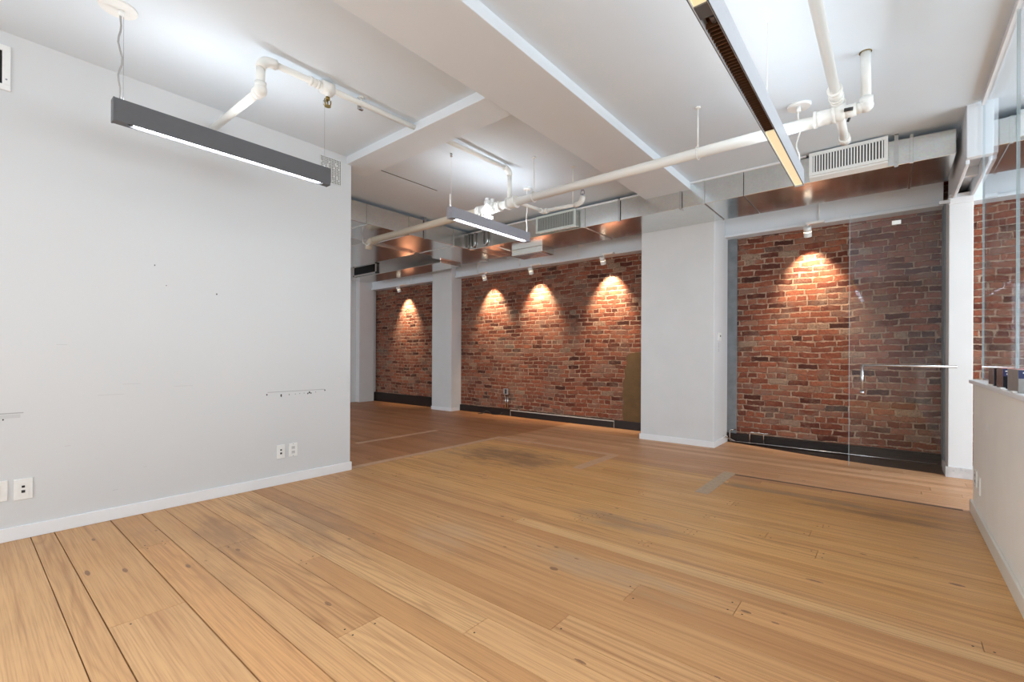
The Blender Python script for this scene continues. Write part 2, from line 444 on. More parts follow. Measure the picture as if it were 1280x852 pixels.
# ceiling with its three bays
bm = B()
box(bm, XF - .2, XR + .2, YFR - .2, YB + .3, ZC2, ZC2 + .2)
box(bm, XL - .15, -2.2, YFR, 2.5, ZC, ZC2 + .02)
box(bm, -1.85, XR, YFR, YB, ZC, ZC2 + .02)
box(bm, -4.265, -4.252, 2.80, 3.72, ZC2 - .002, ZC2 + .01, 1)
S('ceiling', bm, [CEILM, HOLE], 'white plaster ceiling in three bays between shallow beams', 'ceiling')
bm = B(); box(bm, -2.285, -1.755, YFR, 6.40, 3.01, ZC2 + .05)
S('ceiling_beam', bm, BEAMM, 'wide shallow white girder running from the front to the duct', 'beam', bevel=.004)
bm = B(); box(bm, XL - .15, -2.285, 2.455, 2.76, 3.015, ZC2 + .05)
S('ceiling_beam.001', bm, BEAMM, 'short white cross beam from the plain wall to the wide girder', 'beam', bevel=.004)

# walls
bm = B(); wallhole(bm, 'x', XL - .15, XL, YFR, 2.505, 0, ZC2, [(-3.3, -.5, .7, 2.9)])  # opening added behind the camera for extra light
wl = S('wall_left', bm, WALLM, 'long scuffed white partition wall with a free end', 'wall')
bm = B()   # scuffs and anchor holes left by removed shelves
box(bm, XL, XL + .0012, 1.72, 2.24, .812, .817)
box(bm, XL, XL + .0012, .12, .275, .775, .781); box(bm, XL, XL + .0012, .12, .262, .748, .770, 2)
for yy, zz, r in ((1.715, .795, .006), (1.835, .785, .007), (1.835, .775, .006), (1.905, .785, .004), (1.96, .787, .003), (2.0, .789, .003), (2.04, .79, .003), (2.09, .793, .008), (2.105, .786, .006), (2.075, .785, .006), (2.15, .793, .003), (2.24, .805, .006), (.172, .742, .006), (.172, .73, .005), (.19, .742, .004), (.93, 1.79, .004), (1.33, 1.62, .005), (1.0, 1.65, .003)):
    prism_pts = [(yy + r * math.cos(q * PI / 4), zz + r * 1.3 * math.sin(q * PI / 4)) for q in range(8)]
    a = [bm.verts.new((XL + .0013, p, q)) for p, q in prism_pts]; bm.faces.new(a).material_index = 1
for yy, zz, l in ((.62, .86, .14), (.75, .93, .10), (1.05, .9, .12), (.42, 1.2, .05), (.46, .54, .03), (.87, .33, .02), (.7, .2, .03)):
    box(bm, XL, XL + .0008, yy, yy + l, zz, zz + .004, 2)
obj('wall_marks', bm, [SCUFF, HOLE, WSCUFF], wl)
bm = B(); box(bm, XL, XL + .014, YFR, 2.512, 0, .082); box(bm, XL - .15, XL + .014, 2.505, 2.518, 0, .082)
S('baseboard_left', bm, TRIMM, 'low white baseboard along the plain partition wall', 'baseboard', bevel=.003)

bm = B(); box(bm, XF - .2, XR + .2, YB, YB + .3, 0, ZC2, 0)
S('wall_back', bm, BRICK, 'exposed old red brick wall behind the columns', 'wall')
# brown cement patch and grey jamb on the brick wall
bm = B()
edge = [(-3.235, .10), (-3.25, .30), (-3.225, .42), (-3.262, .52), (-3.235, .62), (-3.25, .72), (-3.205, .80), (-3.215, .93), (-3.175, 1.02), (-3.20, 1.12), (-3.15, 1.165), (-3.05, 1.19), (-2.67, 1.215), (-2.67, .10)]
a = [bm.verts.new((x, YB - .012, z)) for x, z in edge]; b = [bm.verts.new((x, YB + .01, z)) for x, z in edge]
bm.faces.new(a); n = len(edge)
for i in range(n): bm.faces.new((a[i], b[i], b[(i + 1) % n], a[(i + 1) % n]))
bmesh.ops.recalc_face_normals(bm, faces=bm.faces)
S('wall_patch', bm, RENDERM, 'ragged brown cement patch low on the brick beside the wide column', 'wall')
bm = B(); box(bm, COLX1 - .02, -1.60, YB - .035, YB + .01, 0, 2.72)
S('trim_1', bm, JAMB, 'grey cement jamb strip between wide column and brick', 'trim', bevel=.004)
bm = B(); box(bm, .398, .425, YB - .3, YB + .01, 0, 2.72)
S('trim_2', bm, JAMB, 'grey metal jamb behind the glass door hinge', 'trim', bevel=.004)

# dark bases along the brick
bm = B(); box(bm, -6.88, COLX0, YB - .03, YB + .01, 0, .125)
S('baseboard_back', bm, BASEDARK, 'dark brown base board under brick between the two columns', 'baseboard', bevel=.004)
bm = B(); box(bm, -9.9, -7.45, YB - .05, YB + .01, 0, .215)
S('baseboard_far', bm, BASEDARK, 'tall black base board under the far narrow brick panel', 'baseboard', bevel=.004)
bm = B(); box(bm, COLX1, .42, YB - .05, YB + .01, 0, .12); box(bm, COLX1, .42, YB - .055, YB - .045, .095, .105)
S('baseboard_right', bm, BASEDARK, 'dark brown base board under brick behind the glass door', 'baseboard', bevel=.004)
bm = B(); prism(bm, [(-1.70, 6.60), (-.83, 6.34), (-.16, 6.19), (.41, 6.14), (.41, 6.66), (-1.70, 6.66)], -.004, .002)  # flat dark strip along the brick base, widening to the right
S('floor_dark_strip', bm, BASEDARK, 'dark strip on the floor along the brick base', 'floor')
# fascia panels above the brick
for i, (x0, x1, lab) in enumerate(((-9.95, -7.44, 'white fascia above the far narrow brick panel'), (-6.86, COLX0, 'white fascia above the brick between the columns'), (COLX1, .40, 'white fascia above the brick panel with the glass door'), (.58, XR, 'white fascia above the brick behind the glass partition'))):
    bm = B(); box(bm, x0, x1, 6.50, YB + .05, 2.735, ZC2); box(bm, x0, x1, 6.475, YB + .02, 2.705, 2.74)
    for k in range(1, int((x1 - x0) / 1.2) + 1):
        box(bm, x0 + k * 1.2 - .004, x0 + k * 1.2 + .004, 6.4985, 6.51, 2.74, ZC2)
    S('trim_%d' % (3 + i), bm, BEAMM, lab, 'trim', bevel=.003)

# columns
bm = B(); box(bm, COLX0, COLX1, COLY, YB + .02, 0, ZC2)
c1 = S('column', bm, WHITE, 'wide white square column in front of the brick wall', 'column', bevel=.006)
bm = B(); box(bm, COLX0 - .014, COLX1 + .014, COLY - .014, YB - .052, 0, .075)
S('baseboard_column', bm, TRIMM, 'white baseboard wrapping the foot of the wide column', 'baseboard', bevel=.003)
bm = B(); box(bm, -7.45, -6.86, 6.385, YB + .02, 0, ZC2)
S('column.001', bm, WHITE, 'narrow white column between two lit brick panels', 'column', bevel=.006)
bm = B(); box(bm, -7.46, -6.85, 6.375, YB - .06, 0, .07)
S('baseboard_narrow', bm, TRIMM, 'white baseboard at the foot of the narrow column', 'baseboard', bevel=.003)
bm = B(); box(bm, XF, -9.80, 6.15, 6.55, 0, ZC2); box(bm, XF, -9.88, 6.5, YB + .02, 0, ZC2)
S('column.002', bm, WHITE, 'white pilaster at the far end of the brick wall', 'column', bevel=.006)
bm = B(); box(bm, XF - .2, XF, YFR, YB + .02, 0, ZC2)
S('wall_far', bm, WHITE, 'white end wall past the far brick panel', 'wall')

# post with worn foot, box beam above
bm = B(); box(bm, .412, .580, 6.06, YB + .02, 0, 2.70); box(bm, .408, .584, 6.052, 6.3, 2.60, 2.665)
S('column.003', bm, WHITE, 'slim white post at the hinge side of the glass door', 'column', bevel=.005)
bm = B(); box(bm, .393, .598, 6.045, 6.4, 0, .10)
for k in range(9):
    xx = .40 + random.random() * .17; zz = .05 + random.random() * .045; s = .006 + random.random() * .008
    box(bm, xx, xx + s * 1.6, 6.0445, 6.05, zz, zz + s, 1)
S('baseboard_post', bm, [paint('worn_post_foot', (.60, .575, .57), amp=.2, scale=14), SCUFF], 'chipped pinkish white base block at the foot of the slim post', 'baseboard', bevel=.004)
bm = B()
box(bm, .436, .583, 4.98, 5.05, 2.685, ZC2)
box(bm, .436, .460, 5.05, 6.5, 2.655, ZC2); box(bm, .560, .583, 5.05, 6.5, 2.655, ZC2); box(bm, .459, .561, 5.05, 6.5, 2.78, ZC2)
box(bm, .459, .561, 5.55, 5.60, 2.70, 2.79)
S('ceiling_beam.002', bm, BEAMM, 'boxed white beam over the slim post, hollow underneath', 'beam', bevel=.004)

# half wall with sill, glass partition on top
HX = .462
bm = B(); box(bm, HX, HX + .15, YFR, 4.80, 0, .955)
hw = S('wall_half', bm, CREAM, 'cream painted half wall below the glass partition', 'wall', bevel=.004)
bm = B(); box(bm, HX - .022, HX + .17, YFR, 4.83, .952, .980)
obj('sill', bm, TRIMM, hw, bevel=.006)
bm = B()
for yy, zz, l in ((4.34, .73, .05), (4.2, .70, .07), (4.1, .70, .05)):
    box(bm, HX - .001, HX, yy, yy + l, zz, zz + .012)
    box(bm, HX - .0012, HX, yy + .01, yy + .016, zz - .02, zz + .03)
obj('wall_marks', bm, TRIMM, hw)
bm = B(); box(bm, HX - .016, HX, YFR, 4.825, 0, .09); box(bm, HX - .016, HX + .15, 4.80, 4.825, 0, .09)
S('baseboard_half', bm, paint('cream_gloss', (.74, .72, .65), .35), 'cream baseboard along the foot of the half wall', 'baseboard', bevel=.004)
GX = .528
gp = thing('glass_partition', (GX, 3.7, .98), 'tall clear glass screen standing on the cream half wall', 'glass screen', kind='structure')
for y0, y1 in ((3.715, 4.955), (2.46, 3.705), (1.2, 2.45)):
    bm = B(); box(bm, GX - .006, GX + .006, y0, y1, .982, 3.055); obj('glass_pane', bm, GLASS, gp)
    bm = B(); box(bm, GX - .0062, GX + .0062, y0, y0 + .004, .982, 3.055); box(bm, GX - .0062, GX + .0062, y1 - .004, y1, .982, 3.055); obj('glass_edge', bm, GLASSEDGE, gp)
bm = B(); box(bm, GX - .016, GX + .016, 1.2, 4.955, 3.05, ZC); obj('ceiling_channel', bm, TRIMM, gp, .002)
bm = B(); box(bm, GX - .012, GX + .012, 1.2, 4.83, .978, .992); obj('floor_channel', bm, STEEL, gp)

# unseen sides of the room: windows give the daylight
fw = [(-9.2, -6.2, .8, 2.75), (-2.9, -1.0, .7, 2.85), (1.2, 3.2, .7, 2.85)]
bm = B(); wallhole(bm, 'y', YFR - .2, YFR, XF - .2, XR + .2, 0, ZC2, fw)
S('wall_front', bm, WHITE, 'white street wall with tall windows', 'wall')
rw = [(.2, 2.6, .8, 2.85), (3.4, 5.9, .8, 2.85)]
bm = B(); wallhole(bm, 'x', XR, XR + .2, YFR, YB, 0, ZC2, rw)
S('wall_right', bm, WHITE, 'white side wall beyond the glass partition', 'wall')
WLAB = ['wide white window in the street wall of the far bay', 'white street window behind the camera, nearest the plain partition', 'white street window behind the glass partition side', 'white side window across from the half wall', 'white side window across from the glass door', 'white window added for light in the plain partition, behind the camera']
def window(i, axis, c, a0, a1, z0, z1):
    bm = B(); w = .05
    def bx(u0, u1, s0, s1):
        if axis == 'y': box(bm, u0, u1, c - .12, c - .07, s0, s1)
        else: box(bm, c + .07, c + .12, u0, u1, s0, s1)
    bx(a0, a1, z0, z0 + w); bx(a0, a1, z1 - w, z1); bx(a0, a0 + w, z0, z1); bx(a1 - w, a1, z0, z1); bx((a0 + a1) / 2 - .025, (a0 + a1) / 2 + .025, z0, z1); bx(a0, a1, (z0 + z1) / 2 - .02, (z0 + z1) / 2 + .02)
    f = S('window_%d' % i, bm, TRIMM, WLAB[i - 1], 'window')
for i, h in enumerate(fw): window(i + 1, 'y', YFR, *h)
for i, h in enumerate(rw): window(i + 4, 'x', XR, *h)
window(6, 'x', XL - .17, -3.3, -.5, .7, 2.9)  # made-up window, added out of view to light the half wall

# ------------------------------------------------------------------ air duct
ZD = 2.82
d = thing('air_duct', (-1.0, 5.6, ZD), 'galvanised steel air duct with elbow and branches under the ceiling', 'duct')
def dsec(name, bm): return obj(name, bm, DUCT, d, bevel=.004)
YD0, YD1 = 5.255, 6.025
bm = B(); hexa(bm, [(-5.2, YD0, ZD), (-1.21, YD0, ZD), (-1.21, YD1, ZD), (-5.2, YD1, ZD)], [(-5.2, YD0, 3.085), (-1.21, YD0, 3.085), (-1.21, YD1, 3.085), (-5.2, YD1, 3.085)]); dsec('trunk_section', bm)
bm = B(); hexa(bm, [(-1.205, YD0, ZD), (.40, YD0, ZD), (.40, YD1, ZD), (-1.205, YD1, ZD)], [(-1.205, YD0, 3.085), (.40, YD0, 3.03), (.40, YD1, 3.03), (-1.205, YD1, 3.085)]); dsec('trunk_section', bm)
bm = B(); prism(bm, [(-5.205, YD0), (-5.205, 6.15), (-5.55, 5.85), (-5.9, 5.5), (-6.03, 5.30), (-6.03, 4.9), (-5.215, 4.9)], ZD, 3.08); dsec('elbow_section', bm)
bm = B(); prism(bm, [(-5.215, 4.895), (-6.03, 4.895), (-6.03, 1.2), (-5.215, 1.2)], ZD + .001, 3.08); dsec('branch_section', bm)
bm = B(); prism(bm, [(-6.035, 3.85), (-6.035, 4.80), (-6.4, 4.80), (-8.4, 4.80), (-8.4, 3.85)], ZD - .03, 3.05); dsec('branch_section', bm)
bm = B(); prism(bm, [(-6.2, 5.50), (-6.2, 6.0), (-8.0, 6.05), (-9.3, 6.05), (-9.3, 5.50)], ZD - .04, 3.08); dsec('branch_section', bm)
bm = B(); prism(bm, [(-6.035, 5.15), (-6.19, 5.3), (-6.19, 6.0), (-5.6, 6.12), (-5.56, 5.87)], ZD + .003, 3.07); dsec('elbow_section', bm)
def flange_x(x, y0=YD0, y1=YD1, z0=ZD, z1=3.08):
    bm = B(); box(bm, x - .012, x + .012, y0 - .012, y1 + .006, z0 - .010, z1 + .004); dsec('flange', bm)
def flange_y(yy, x0, x1, z0=ZD, z1=3.075):
    bm = B(); box(bm, x0 - .008, x1 + .012, yy - .012, yy + .012, z0 - .008, z1 + .004); dsec('flange', bm)
for x in (-5.2, -4.98, -4.75, -3.12, -1.61, .12): flange_x(x, z1=3.06 if x > 0 else 3.08)
for yy in (3.38, 4.05, 4.9): flange_y(yy, -6.03, -5.215)
def strap(x, y, z1=3.09):
    bm = B(); box(bm, x - .014, x + .014, y - .010, y - .006, ZD - .012, z1); box(bm, x - .014, x + .014, y - .010, y + .05, z1 - .006, z1)
    box(bm, x - .014, x + .014, y - .010, y + .06, ZD - .016, ZD - .012)
    cyl(bm, (x, y - .014, ZD + .03), (x, y - .008, ZD + .03), .006, seg=8)
    obj('hanger_strap', bm, STEEL, d)
for x in (-2.62, -1.86, .02): strap(x, YD0 - .006)
bm = B(); box(bm, -5.208, -5.200, 4.30, 4.34, ZD - .01, ZC2); obj('hanger_strap', bm, STEEL, d)
bm = B(); box(bm, -2.2, -1.9, YD0 - .03, YD0, 3.078, 3.086); box(bm, -5.2, -.65, YD0 - .014, YD0, 3.070, 3.088); obj('top_angle', bm, TRIMM, d)
for x in (-5.12, -4.86):   # cable-like loops hanging on the trunk face
    bm = B(); tube(bm, [(x - .06, YD0 - .02, 3.07), (x - .06, YD0 - .02, 2.90)] + bend((x - .06, YD0 - .02, 2.88), (x - .02, YD0 - .02, 2.82), (x + .03, YD0 - .02, 2.88)) + [(x + .03, YD0 - .02, 3.07)], .012, 8); obj('hanger_loop', bm, STEEL, d)
def register(x0, x1, z0, z1, n, boxy, dark, name='vent_grille'):
    """Supply register: collar, frame, upright blades before a dark throat."""
    y = YD0 - boxy; w = .028
    bm = B(); box(bm, x0 + .012, x1 - .012, y + .004, YD0 + .004, z0 + .012, z1 - .012); v = obj('vent_collar', bm, DUCT, d, .003)
    bm = B(); box(bm, x0, x1, y - .016, y, z0, z0 + w); box(bm, x0, x1, y - .016, y, z1 - w, z1); box(bm, x0, x0 + w, y - .016, y, z0 + w, z1 - w); box(bm, x1 - w, x1, y - .016, y, z0 + w, z1 - w)
    fr = obj('vent_frame', bm, PLATE if not dark else plain('pale_green_metal', (.62, .67, .62), .4), d, .002)
    bm = B(); box(bm, x0 + w, x1 - w, y - .003, y + .003, z0 + w, z1 - w); obj('throat', bm, BLACK, fr)
    bm = B(); s = (x1 - x0 - 2 * w) / n
    for k in range(n):
        a = x0 + w + s * (k + .5)
        box(bm, a - s * .27, a + s * .27, y - .013, y - .004, z0 + w, z1 - w)
    obj('blades', bm, PLATE if not dark else plain('dusty_blades', (.38, .40, .38), .5), fr)
register(-.62, -.036, 2.862, 3.075, 24, .055, False)
register(-3.86, -3.215, 2.842, 3.075, 22, .055, True)
bm = B(); hexa(bm, [(-.62, 5.20, 2.845), (-.036, 5.20, 2.845), (-.036, YD0, 2.822), (-.62, YD0, 2.822)], [(-.62, 5.20, 2.862), (-.036, 5.20, 2.862), (-.036, YD0, 2.862), (-.62, YD0, 2.862)]); obj('vent_lip', bm, PLATE, d)
# far register opening and the small diffuser box under the trunk
bm = B(); x0, x1, z0, z1, y = -8.95, -8.1, 2.80, 3.02, 5.49
for q in ((x0, x1, z0, z0 + .03), (x0, x1, z1 - .03, z1), (x0, x0 + .04, z0, z1), (x1 - .04, x1, z0, z1)): box(bm, q[0], q[1], y - .03, y, q[2], q[3])
f = obj('vent_frame', bm, DUCT, d, .002); bm = B(); box(bm, x0 + .04, x1 - .04, y - .004, y + .004, z0 + .03, z1 - .03); obj('throat', bm, BLACK, f)
bm = B(); box(bm, -4.72, -4.12, 5.70, 6.02, 2.725, ZD); obj('diffuser_box', bm, DUCT, d, .004)
bm = B()
for k in range(10): box(bm, -4.68 + k * .052, -4.65 + k * .052, 5.73, 5.99, 2.718, 2.726)
obj('diffuser_slots', bm, GREYMET, d)

d2 = thing('air_duct', (1.6, 5.6, ZD), 'galvanised duct seen through the glass past the boxed beam', 'duct')
bm = B(); box(bm, .59, XR, YD0, YD1, ZD, 3.03); obj('trunk_section', bm, DUCT, d2, .004)
bm = B(); box(bm, .75, 1.4, YD0 - .05, YD0, 2.85, 3.03); obj('vent_collar', bm, DUCT, d2)
bm = B()
for q in ((.74, 1.41, 2.84, 2.868), (.74, 1.41, 3.012, 3.04), (.74, .77, 2.868, 3.012), (1.38, 1.41, 2.868, 3.012)): box(bm, q[0], q[1], YD0 - .065, YD0 - .05, q[2], q[3])
f = obj('vent_frame', bm, PLATE, d2, .002)
bm = B()
for k in range(24): box(bm, .782 + k * .025, .796 + k * .025, YD0 - .063, YD0 - .052, 2.868, 3.012)
obj('blades', bm, PLATE, f)
bm = B(); box(bm, .70, .72, YD0 - .012, YD1, ZD - .01, 3.03); obj('flange', bm, DUCT, d2)

# ------------------------------------------------------------------ sprinkler pipes (one connected run)
PY, PZ = 3.70, 2.73
sp = thing('sprinkler_pipe', (-1.0, PY, PZ), 'white sprinkler pipe run crossing under the ceiling with branches', 'pipe')
def P(name, pts, r, mat=PIPEM, seg=16):
    bm = B(); tube(bm, pts, r, seg); return obj(name, bm, mat, sp)
def fit(name, p0, p1, r, mat=PIPEM):
    bm = B(); p0, p1 = Vector(p0), Vector(p1); n = (p1 - p0).normalized()
    cyl(bm, p0 + n * .004, p1 - n * .004, r * .9, seg=20); cyl(bm, p0, p0 + n * .018, r, seg=20); cyl(bm, p1 - n * .018, p1, r, seg=20)
    return obj(name, bm, mat, sp)
P('main_pipe', [(-3.45, PY, PZ), (-.27, PY + .02, PZ + .01)], .040)
PIPESHADE = paint('shaded_pipe_enamel', (.58, .50, .40), rough=.45, amp=.08)  # pipe colour darkened and warmed to paint in the shade on its left stretch
P('main_pipe', [(-5.55, PY, PZ), (-3.45, PY, PZ)], .043, PIPESHADE)
P('elbow', bend((-5.55, PY, PZ), (-5.68, PY, PZ), (-5.70, PY + .02, PZ - .10)), .047, PIPESHADE)
bm = B(); tube(bm, [(-5.72, PY - .06, PZ + .05), (-5.70, PY - .07, PZ - .03), (-5.62, PY - .06, PZ - .075), (-5.56, PY - .05, PZ - .06)], .008, 8); obj('wire_loop', bm, PLATE, sp)
# valve and coupling on the main
fit('coupling', (-3.12, PY, PZ), (-3.0, PY, PZ), .062)
bm = B(); cyl(bm, (-3.52, PY, PZ), (-3.30, PY, PZ), .056); cyl(bm, (-3.41, PY, PZ - .085), (-3.41, PY, PZ + .09), .040); cyl(bm, (-3.36, PY - .07, PZ), (-3.36, PY + .03, PZ), .034)
cyl(bm, (-3.42, PY, PZ + .09), (-3.42, PY, PZ + .125), .022); cyl(bm, (-3.34, PY, PZ + .04), (-3.34, PY, PZ + .10), .020); box(bm, -3.47, -3.36, PY - .05, PY + .04, PZ - .10, PZ - .075)
for k in range(5): cyl(bm, (-3.5 + k * .05, PY - .04, PZ - .075), (-3.5 + k * .05, PY - .04, PZ - .03), .010, seg=8)
obj('valve', bm, PIPEM, sp)
fit('coupling', (-3.56, PY, PZ), (-3.51, PY, PZ), .058); fit('coupling', (-3.27, PY, PZ), (-3.22, PY, PZ), .055)
# drop and branch to the left bay, through the cross beam
BX = -3.10
P('drop_pipe', [(BX, PY, PZ + .03), (BX, PY, 3.04)], .024)
P('elbow', bend((BX, PY, 3.02), (BX, PY, 3.085), (BX, PY - .09, 3.085)), .031)
P('branch_pipe', [(BX, PY - .08, 3.085), (BX, 2.74, 3.07)], .021)
P('branch_pipe', [(BX, 2.46, 3.052), (BX, 1.30, 3.025)], .021)
P('elbow', bend((BX, 1.33, 3.025), (BX, 1.235, 3.025), (BX, 1.235, 2.96)), .032)
P('drop_pipe', [(BX, 1.235, 2.97), (BX, 1.235, 2.85)], .026)
bm = B(); ball(bm, (BX, 1.235, 2.82), .040); cyl(bm, (BX, 1.235, 2.83), (BX, 1.235, 2.87), .034); cyl(bm, (BX - .01, 1.235, 2.82), (BX - .06, 1.235, 2.82), .036); obj('elbow', bm, PIPEM, sp)
P('branch_pipe', [(BX - .03, 1.235, 2.82), (XL - .02, 1.30, 2.93)], .026)
fit('coupling', (BX, 1.62, 3.03), (BX, 1.55, 3.03), .030)
bm = B(); cyl(bm, (BX, 1.72, 3.032), (BX, 1.64, 3.03), .045); cyl(bm, (BX + .01, 1.68, 3.03), (BX + .01, 1.68, 2.965), .018); f = obj('tee', bm, PIPEM, sp)
bm = B(); cyl(bm, (BX + .01, 1.68, 2.965), (BX + .01, 1.68, 2.945), .014); tube(bm, bend((BX + .01, 1.68 - .022, 2.948), (BX + .01, 1.68 - .03, 2.91), (BX + .01, 1.68, 2.90)), .004, 8); tube(bm, bend((BX + .01, 1.68 + .022, 2.948), (BX + .01, 1.68 + .03, 2.91), (BX + .01, 1.68, 2.90)), .004, 8)
cyl(bm, (BX + .01, 1.68, 2.904), (BX + .01, 1.68, 2.899), .022); cyl(bm, (BX + .01, 1.68, 2.95), (BX + .01, 1.68, 2.90), .004, seg=8); box(bm, BX - .012, BX + .032, 1.675, 1.685, 2.94, 2.949); obj('sprinkler_head', bm, BRASS, sp)
def hang(x, y, z0, z1):
    bm = B(); cyl(bm, (x, y, z0), (x, y, z1), .006, seg=8); cyl(bm, (x, y, z1 - .012), (x, y, z1), .02, seg=12); return obj('hanger_rod', bm, PIPEM, sp)
hang(BX, 1.95, 3.03, ZC)
bm = B(); box(bm, BX - .012, BX + .012, 1.935, 1.965, 2.99, 3.0); box(bm, BX - .026, BX - .02, 1.935, 1.965, 3.0, ZC); obj('pipe_clip', bm, STEEL, sp)
def ringhang(x, z1):
    hang(x, PY, PZ + .04, z1)
    bm = B(); tube(bm, [(x, PY + .048 * math.cos(a), PZ + .048 * math.sin(a)) for a in [i * PI / 10 for i in range(21)]], .005, 6); obj('hanger_ring', bm, PIPEM, sp)
ringhang(-2.78, ZC2); ringhang(-1.18, ZC)
# small branch beside the second light
SB = [(-2.98, PY, PZ - .01), (-2.98, 4.12, 2.73)]
P('branch_pipe', SB, .020)
bm = B(); ball(bm, (-2.98, 4.14, 2.73), .030); cyl(bm, (-2.98, 4.08, 2.73), (-2.98, 4.13, 2.73), .028); cyl(bm, (-2.97, 4.14, 2.73), (-2.92, 4.14, 2.73), .028); obj('elbow', bm, PIPEM, sp)
P('branch_pipe', [(-2.95, 4.14, 2.73), (-2.55, 4.14, 2.72)], .020)
P('elbow', bend((-2.57, 4.14, 2.72), (-2.48, 4.14, 2.72), (-2.48, 4.14, 2.79)), .028)
bm = B(); cyl(bm, (-2.48, 4.14, 2.79), (-2.48, 4.14, 2.815), .012); tube(bm, bend((-2.50, 4.14, 2.81), (-2.51, 4.14, 2.845), (-2.48, 4.14, 2.855)), .004, 6); tube(bm, bend((-2.46, 4.14, 2.81), (-2.45, 4.14, 2.845), (-2.48, 4.14, 2.855)), .004, 6); cyl(bm, (-2.48, 4.14, 2.853), (-2.48, 4.14, 2.858), .018); obj('sprinkler_head', bm, GREYMET, sp)
hang(-2.60, 4.14, 2.73, ZC2)
# junction by the third light: pipe towards the camera, capped stub, riser to the ceiling
JX = -.275
P('branch_pipe', [(JX - .011, YFR, 2.82), (JX - .010, 3.66, 2.815)], .028)
fit('coupling', (JX - .010, 3.50, 2.816), (JX - .010, 3.62, 2.815), .042); fit('coupling', (JX - .14, PY, 2.742), (JX - .02, PY, 2.742), .054)
bm = B(); ball(bm, (JX, PY, 2.742), .052); ball(bm, (JX - .008, PY, 2.812), .044); cyl(bm, (JX - .010, 3.61, 2.815), (JX - .008, PY, 2.812), .040); cyl(bm, (JX - .008, PY, 2.812), (JX, PY, 2.742), .042); cyl(bm, (JX, PY, 2.742), (JX + .09, PY, 2.742), .040); obj('tee', bm, PIPEM, sp)
P('stub_pipe', [(JX, PY, 2.74), (JX, 4.14, 2.735)], .027)
bm = B(); cyl(bm, (JX, 4.10, 2.735), (JX, 4.18, 2.735), .036); cyl(bm, (JX, 4.18, 2.735), (JX, 4.20, 2.735), .024); obj('pipe_cap', bm, PIPEM, sp)
bm = B(); cyl(bm, (JX + .045, 3.86, 2.75), (JX + .035, 3.86, 2.755), .014); cyl(bm, (JX + .03, PY - .06, 2.73), (JX + .075, PY - .05, 2.73), .011); obj('gauge_plug', bm, SOCK, sp)
bm = B(); cyl(bm, (JX + .08, PY, 2.742), (JX + .13, PY, 2.742), .032); ball(bm, (JX + .14, PY, 2.745), .040); cyl(bm, (JX + .14, PY, 2.745), (JX + .14, PY, 2.80), .036); obj('elbow', bm, PIPEM, sp)
P('riser_pipe', [(JX + .14, PY, 2.78), (JX + .135, PY, ZC + .01)], .027)
bm = B(); cyl(bm, (JX + .135, PY, ZC - .003), (JX + .135, PY, ZC), .034); obj('escutcheon', bm, BRASS, sp)

# ------------------------------------------------------------------ suspended linear lights
GRPL = 'suspended linear lights'
def cable(bm, x, y, z0, z1, r=.0025, wavy=0.0):
    n = 14; pts = []
    for i in range(n + 1):
        t = i / n; w = wavy * math.sin(t * PI)
        pts.append((x + w * math.sin(t * 12), y + w * math.sin(t * 15 + 1), z0 + (z1 - z0) * t))
    tube(bm, pts, r, 6)
def trough(e, x0, x1, y0, y1, z0, z1, mat, t=.006):
    """Open-bottomed, open-topped channel with a web half way up."""
    bm = B(); box(bm, x0, x0 + t, y0, y1, z0, z1); box(bm, x1 - t, x1, y0, y1, z0, z1); box(bm, x0 + t, x1 - t, y0, y1, z0 + .062, z0 + .066)
    h = obj('housing', bm, mat, e, .0015)
    for q in (y0, y1):
        bm = B(); box(bm, x0 - .001, x1 + .001, q - .004, q + .004, z0 - .002, z1 + .001); obj('end_cap', bm, mat, e, .0015)
    return h
def uplight(e, x, y0, y1, z, power):
    n = 2
    area('uplight', (x, (y0 + y1) / 2, z), (PI, 0, 0), .05, y1 - y0 - .1, power, (.90, .955, 1.0), e)
# first: charcoal, in front of the plain wall
X0, X1, Y0, Y1, Z0, Z1 = -3.395, -3.335, .562, 1.835, 2.445, 2.572
e = thing('pendant_light', ((X0 + X1) / 2, (Y0 + Y1) / 2, Z0), 'charcoal linear light hung in front of the plain white wall', 'ceiling light', GRPL)
trough(e, X0, X1, Y0, Y1, Z0, Z1, CHAR)
bm = B(); box(bm, X0 + .006, X1 - .006, Y0, Y0 + .06, Z0 + .001, Z0 + .010); box(bm, X0 + .006, X1 - .006, Y1 - .05, Y1, Z0 + .001, Z0 + .010); obj('blank_plate', bm, CHAR, e)
bm = B(); cyl(bm, ((X0 + X1) / 2, Y0 + .09, Z0 + .018), ((X0 + X1) / 2, Y1 - .06, Z0 + .020), .011, seg=14); obj('lamp_tube', bm, TUBE, e)
bm = B(); box(bm, X0 + .006, X1 - .006, Y0 + .06, Y1 - .05, Z0 + .036, Z0 + .040); obj('reflector', bm, PLATE, e)
bm = B(); cyl(bm, ((X0 + X1) / 2, Y0 + .07, Z0 + .016), ((X0 + X1) / 2, Y0 + .088, Z0 + .016), .013); obj('lamp_holder', bm, SOCK, e)
bm = B(); cable(bm, -3.365, Y0 + .03, Z1, ZC - .02, .005, .012); obj('power_cord', bm, GREYCORD, e)
bm = B(); cable(bm, -3.365, Y0 + .045, Z1, ZC - .02, .0014); cable(bm, -3.365, Y1 - .03, Z1, ZC - .02, .0014); obj('suspension_wire', bm, STEEL, e)
bm = B(); cyl(bm, (-3.365, Y0 + .02, ZC - .010), (-3.365, Y0 + .02, ZC), .085, .09, 32); cyl(bm, (-3.365, Y0 + .035, ZC - .04), (-3.365, Y0 + .035, ZC - .010), .014); obj('canopy', bm, PLATE, e)
